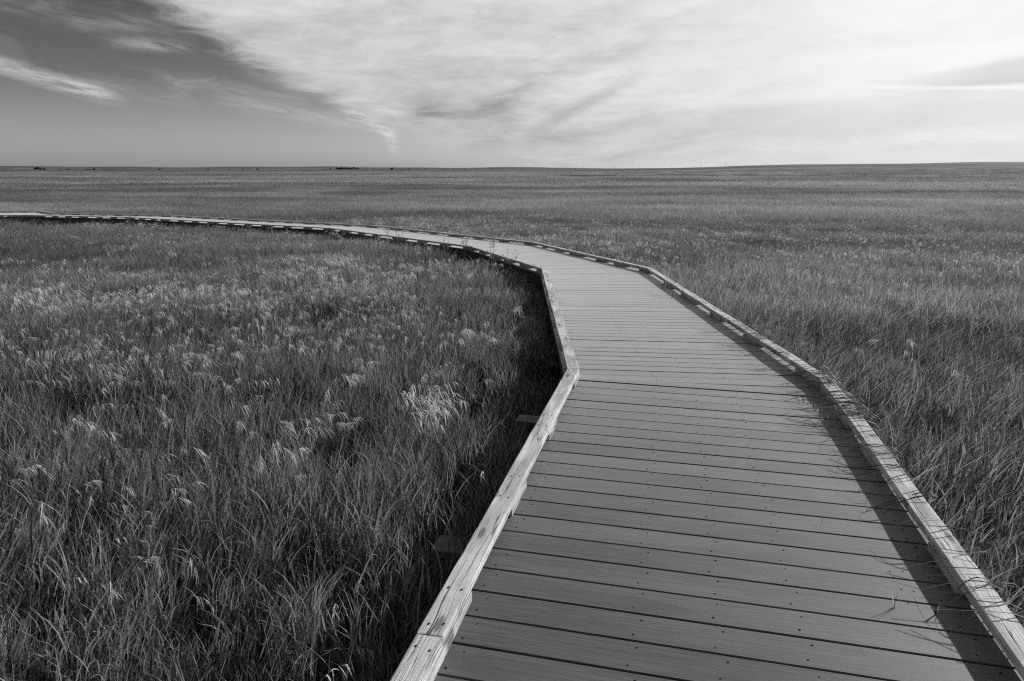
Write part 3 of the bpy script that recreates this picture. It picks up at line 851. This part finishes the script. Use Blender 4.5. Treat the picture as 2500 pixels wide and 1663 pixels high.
def far_tree(px, w_px, h_px, name, label, cat, group, dist=1150):
    u = (px - CX) / F; yy = dist * math.cos(math.atan(u / 1.0)); x = u * yy / math.cos(TH) * 1.0
    # ray through the horizon row at this column
    x = (px - CX) / F * (yy / (math.cos(TH) + (CY - HY) / F * math.sin(TH)))
    z = float(ground_z(x, yy)); mpp = math.hypot(x, yy) / F
    k = abs(hash(label)) % 5 if False else int(px * 7) % 5
    o = empty(name, (x, yy, z - .1)); h = h_px * mpp * .9; w = w_px * mpp * .9
    o.scale = (w / 1.2, w / 1.2, h)
    for nme, me_ in (('crown', vm[k][0]), ('trunk', vm[k][1])):
        c = bpy.data.objects.new(nme, me_); COL.objects.link(c); c.parent = o
    o.rotation_euler = (0, 0, px * 1.3)
    tag(o, label, cat, group)
ordn = ['first', 'second', 'third', 'fourth', 'fifth', 'sixth', 'seventh', 'eighth', 'ninth', 'tenth', 'eleventh', 'twelfth', 'thirteenth', 'fourteenth', 'fifteenth', 'sixteenth', 'seventeenth', 'eighteenth', 'nineteenth', 'twentieth']
for i, (x, w, h) in enumerate([(86, 6, 5.5), (91, 8, 7), (97, 6, 5), (102, 6, 4.5), (108, 6, 4)]):
    far_tree(x, w, h, 'far_tree', ordn[i] + ' tree from the left in the leftmost dark clump on the horizon', 'tree', 'leftmost clump of trees on the horizon')
for i, (x, w, h) in enumerate([(825, 8, 5.5), (830.5, 8, 6.5), (836, 6, 6), (841, 6, 4.5), (846, 7, 6.5), (852, 7, 5), (858, 7, 5.5), (863.5, 7, 7), (870, 6, 5), (875, 5, 4)]):
    far_tree(x, w, h, 'far_tree', ordn[i] + ' tree from the left in the widest dark clump on the horizon', 'tree', 'widest clump of trees on the horizon')
far_tree(955.5, 10, 7.5, 'far_tree', 'lone round dark tree right of the widest tree clump on the horizon', 'tree', None, 1000)
far_tree(229.5, 6, 5, 'far_tree', 'small lone tree right of the leftmost clump, on the horizon line', 'tree', None)
b1 = [(146, 5, 2), (166, 6, 2.5), (214, 7, 2.5), (219, 5, 2), (389, 9, 2.2), (508, 8, 2.2), (560, 8, 2.2), (593, 6, 2.8), (606, 5, 3), (612, 5, 3), (628, 6, 3.2)]
for i, (x, w, h) in enumerate(b1):
    far_tree(x, w, h, 'far_bush', ordn[i] + ' low bush from the left along the left half of the horizon', 'bush', 'low bushes on the left horizon')
b2 = [(791, 6, 3), (798, 5, 2.6), (807, 6, 4), (817, 3, 2.5), (892, 6, 3), (911.5, 4, 3), (936, 3, 2.5), (982, 4, 3), (998, 5, 3.4), (1020, 4, 3), (1037, 5, 3.4), (1066, 4, 2.8), (1082, 4, 2.8), (1091, 4, 2.8), (1106, 4, 3), (1134, 6, 2.6), (1165, 4, 2.6), (1201, 4, 2.4)]
for i, (x, w, h) in enumerate(b2):
    far_tree(x, w, h, 'far_bush', ordn[i] + ' small bush from the left along the middle of the horizon', 'bush', 'small bushes on the middle horizon')
# utility poles along the right skyline
pm = bpy.data.meshes.new('pole'); bm = bmesh.new()
bmesh.ops.create_cone(bm, cap_ends=True, segments=8, radius1=.16, radius2=.11, depth=9, matrix=Matrix.Translation((0, 0, 4.5))); bm.to_mesh(pm); bm.free(); pm.materials.append(M_POLE)
cmh = bpy.data.meshes.new('crossarm'); bm = bmesh.new()
bmesh.ops.create_cube(bm, size=1, matrix=Matrix.Translation((0, .17, 8.4)) @ Matrix.Diagonal((2.2, .12, .14, 1)))
for xx in (-1, -.4, .4, 1): bmesh.ops.create_cone(bm, cap_ends=True, segments=6, radius1=.05, radius2=.07, depth=.2, matrix=Matrix.Translation((xx, .17, 8.575)))
bm.to_mesh(cmh); bm.free(); cmh.materials.append(M_POLE)
for i, x in enumerate([1215, 1275, 1379.5, 1424.5, 1501, 1562, 1638, 1710, 1771]):
    dist = 1750 - i * 45; yy = dist * math.cos((x - CX) / F * .97); xx = (x - CX) / F * (yy / (math.cos(TH) + (CY - HY) / F * math.sin(TH)))
    o = empty('utility_pole', (xx, yy, float(ground_z(xx, yy)) - .5)); tag(o, ordn[i] + ' thin utility pole from the left on the right hand skyline', 'utility pole', 'utility poles on the skyline')
    for nme, me_ in (('pole', pm), ('crossarm', cmh)):
        c = bpy.data.objects.new(nme, me_); COL.objects.link(c); c.parent = o

# ------------------------------------------------------------------ sky and sun
w = bpy.data.worlds.new('World'); SC.world = w; w.use_nodes = True
t = NT(w.node_tree); t.n.clear()
STR = .1
tc = t.node('ShaderNodeTexCoord'); dx, dy, dz = t.sep(tc.outputs['Generated'])
el = t.mul(t.m('ARCSINE', t.m('MAXIMUM', dz, 0.0)), 57.2958); az = t.mul(t.m('ARCTAN2', dx, dy), 57.2958)
sky = t.node('ShaderNodeTexSky', sky_type='NISHITA'); sky.sun_disc = False; sky.sun_elevation = SUN_EL; sky.sun_rotation = SUN_AZ
sky.air_density = 1.0; sky.dust_density = 1.0; sky.ozone_density = 1.0
sr = t.node('ShaderNodeSeparateColor'); t.l.new(sky.outputs[0], sr.inputs[0])
red = t.mul(sr.outputs[0], 1.0)                                    # black and white film behind a red filter
SKYG = 1.0
clear = t.add(t.mul(t.m('POWER', t.mul(red, STR), 1.6), 1.0), t.mapr(el, 0, 6.5, .15, 0, False))             # film contrast
n1 = t.noise(t.xyz(t.mul(az, .17), t.mul(el, .85), 2.2), 1, 10, .66, .7)
n4 = t.noise(t.xyz(t.mul(az, .42), t.mul(t.add(el, t.mul(az, .16)), 3.2), 9.2), 1, 8, .7, .5)
nb = t.noise(t.xyz(t.mul(az, .05), t.mul(el, .16), 5.2), 1, 3, .5)
E_ = t.add(t.add(az, 4.5), t.mul(el, 1.9))
E_ = t.add(E_, t.add(t.mul(t.sub(n1, .5), 9), t.mul(t.sub(nb, .5), 9)))
soft = t.mapr(el, .5, 3.5, 13, 3.4)
mask = t.mapr(t.m('DIVIDE', E_, soft), -.45, 1.0)
ca, sa = math.cos(R(24)), math.sin(R(24))
along = t.add(t.mul(az, ca), t.mul(el, sa * 2)); across = t.sub(t.mul(el, ca), t.mul(az, sa * .45))
n2 = t.noise(t.xyz(t.mul(along, .075), t.mul(across, .34), 7.7), 1, 8, .62, .8)
n5 = t.noise(t.xyz(t.mul(az, .22), t.mul(el, .75), 12.4), 1, 9, .66, 1.2)
n3 = t.noise(t.xyz(t.mul(az, .09), t.mul(el, .5), 4.1), 1, 6, .6, .2)
def wisp(a0, e0, a1, e1, sg, amp, src, nz=None, lo=.05):
    L = math.hypot(a1 - a0, e1 - e0); ux, uy = (a1 - a0) / L, (e1 - e0) / L
    da = t.sub(az, a0); de = t.sub(el, e0)
    u = t.add(t.mul(da, ux), t.mul(de, uy)); v = t.add(t.mul(da, -uy), t.mul(de, ux))
    v = t.add(v, t.mul(t.sub(n3, .5), sg * 1.6))
    g = t.mapr(t.m('ABSOLUTE', v), 0, sg * 2.1, 1, 0)
    g = t.mul(g, t.mul(t.mapr(u, -1.2, 1.5), t.mapr(u, L - 1.2, L + 1.4, 1, 0)))
    g = t.mul(g, t.mapr(nz if nz is not None else n4, .3, .65, lo, 1.15))
    return t.add(src, t.mul(g, amp))
rightness = t.mapr(az, -4, 34)
cv = t.mixf(rightness, .64, .93)
cv = t.add(cv, t.mul(t.sub(n5, .5), t.mixf(t.mapr(az, 0, 22), .36, .08)))
cv = t.add(cv, t.mul(t.sub(n2, .5), t.mixf(t.mapr(az, 8, 28), .50, .14)))
cv = t.add(cv, t.mul(t.sub(n3, .5), .22))
cv = wisp(-8.0, 4.5, 0.5, 4.0, .95, -.19, cv, n1, .5)
cv = wisp(1.5, 2.9, 9.5, 6.7, .40, -.15, cv, n1, .5)
cv = wisp(-2, 5.0, 11, 9.6, .50, -.12, cv, n1, .5)
cv = wisp(-6, 1.6, 6, 2.6, .35, -.07, cv, n1, .5)
cv = wisp(18, 1.5, 36, 2.4, .40, .09, cv)
cv = wisp(26.5, 5.6, 36, 5.0, .11, .12, cv, n1, .6)
low = t.mapr(t.add(t.add(el, t.mul(t.sub(n3, .5), 1.5)), t.mul(t.sub(az, 36), -.035)), 4.2, 6.3, 1, 0)
cv = t.mul(cv, t.sub(1, t.mul(low, .17)))
wedge = t.mul(t.mapr(az, 24, 36), t.mul(t.mapr(el, 5.2, 5.5), t.mapr(t.sub(el, t.mul(t.sub(az, 24), .14)), 5.1, 5.7, 1, 0)))
cv = t.mul(cv, t.sub(1, t.mul(wedge, .22)))
cv = t.m('MINIMUM', cv, .96)
clear = t.add(clear, t.mul(t.mul(t.mapr(n5, .48, .78), .08), t.mapr(el, 2.5, 6)))
cl = wisp(-38, 7.2, -29.0, 4.85, .42, .30, clear)
cl = wisp(-31, 6.0, -24, 4.6, .35, .05, cl)
cl = wisp(-28.5, 8.4, -24.2, 8.3, .30, .16, cl)
cl = wisp(-31, 9.5, -27, 9.3, .3, .06, cl)
cl = wisp(-37, 10.6, -24, 9.2, .8, .05, cl)
cl = wisp(-20, 7.2, -12, 5.2, .5, .12, cl)
cl = wisp(-22, 4.9, -12, 3.4, .40, .09, cl)
cl = wisp(-26, 6.2, -16, 5.0, .40, .06, cl)
# cloud brightness lowered behind and overhead, out of view, to set the fill light
sund = (math.sin(SUN_AZ) * math.cos(SUN_EL), math.cos(SUN_AZ) * math.cos(SUN_EL), math.sin(SUN_EL))
dot = t.add(t.add(t.mul(dx, sund[0]), t.mul(dy, sund[1])), t.mul(dz, sund[2]))
dim = t.mapr(dot, -.6, .5, .20, 1.0)
high = t.mapr(el, 14, 45, 1.0, .32)
cv = t.mul(t.mul(cv, dim), high)
val = t.mixf(mask, cl, cv)
val = wisp(-13.5, 4.6, -9.6, 2.9, .40, .20, val)
val = wisp(-9.9, 3.0, -9.5, 1.7, .35, .22, val)
bg = t.node('ShaderNodeBackground'); bg.inputs[1].default_value = STR
t.l.new(t.grey(t.m('DIVIDE', val, STR)), bg.inputs[0])
wo = t.node('ShaderNodeOutputWorld'); t.l.new(bg.outputs[0], wo.inputs[0])

sl = bpy.data.lights.new('sun', 'SUN'); sl.energy = 5.0; sl.angle = R(.9); sl.color = (1, .99, .98)
so = bpy.data.objects.new('sun', sl); COL.objects.link(so); so.location = (20, 20, 15)
so.rotation_euler = Vector(sund).to_track_quat('Z', 'Y').to_euler()

SC.view_settings.view_transform = 'Standard'; SC.view_settings.look = 'None'
SC.view_settings.exposure = 0; SC.view_settings.gamma = 1; SC.view_settings.use_curve_mapping = False
SC.render.engine = 'CYCLES'
SC.cycles.max_bounces = 4; SC.cycles.diffuse_bounces = 3; SC.cycles.glossy_bounces = 2; SC.cycles.transparent_max_bounces = 2
SC.cycles.adaptive_threshold = .015; SC.cycles.use_denoising = False; SC.cycles.filter_width = 1.2
SC.cycles.use_adaptive_sampling = True
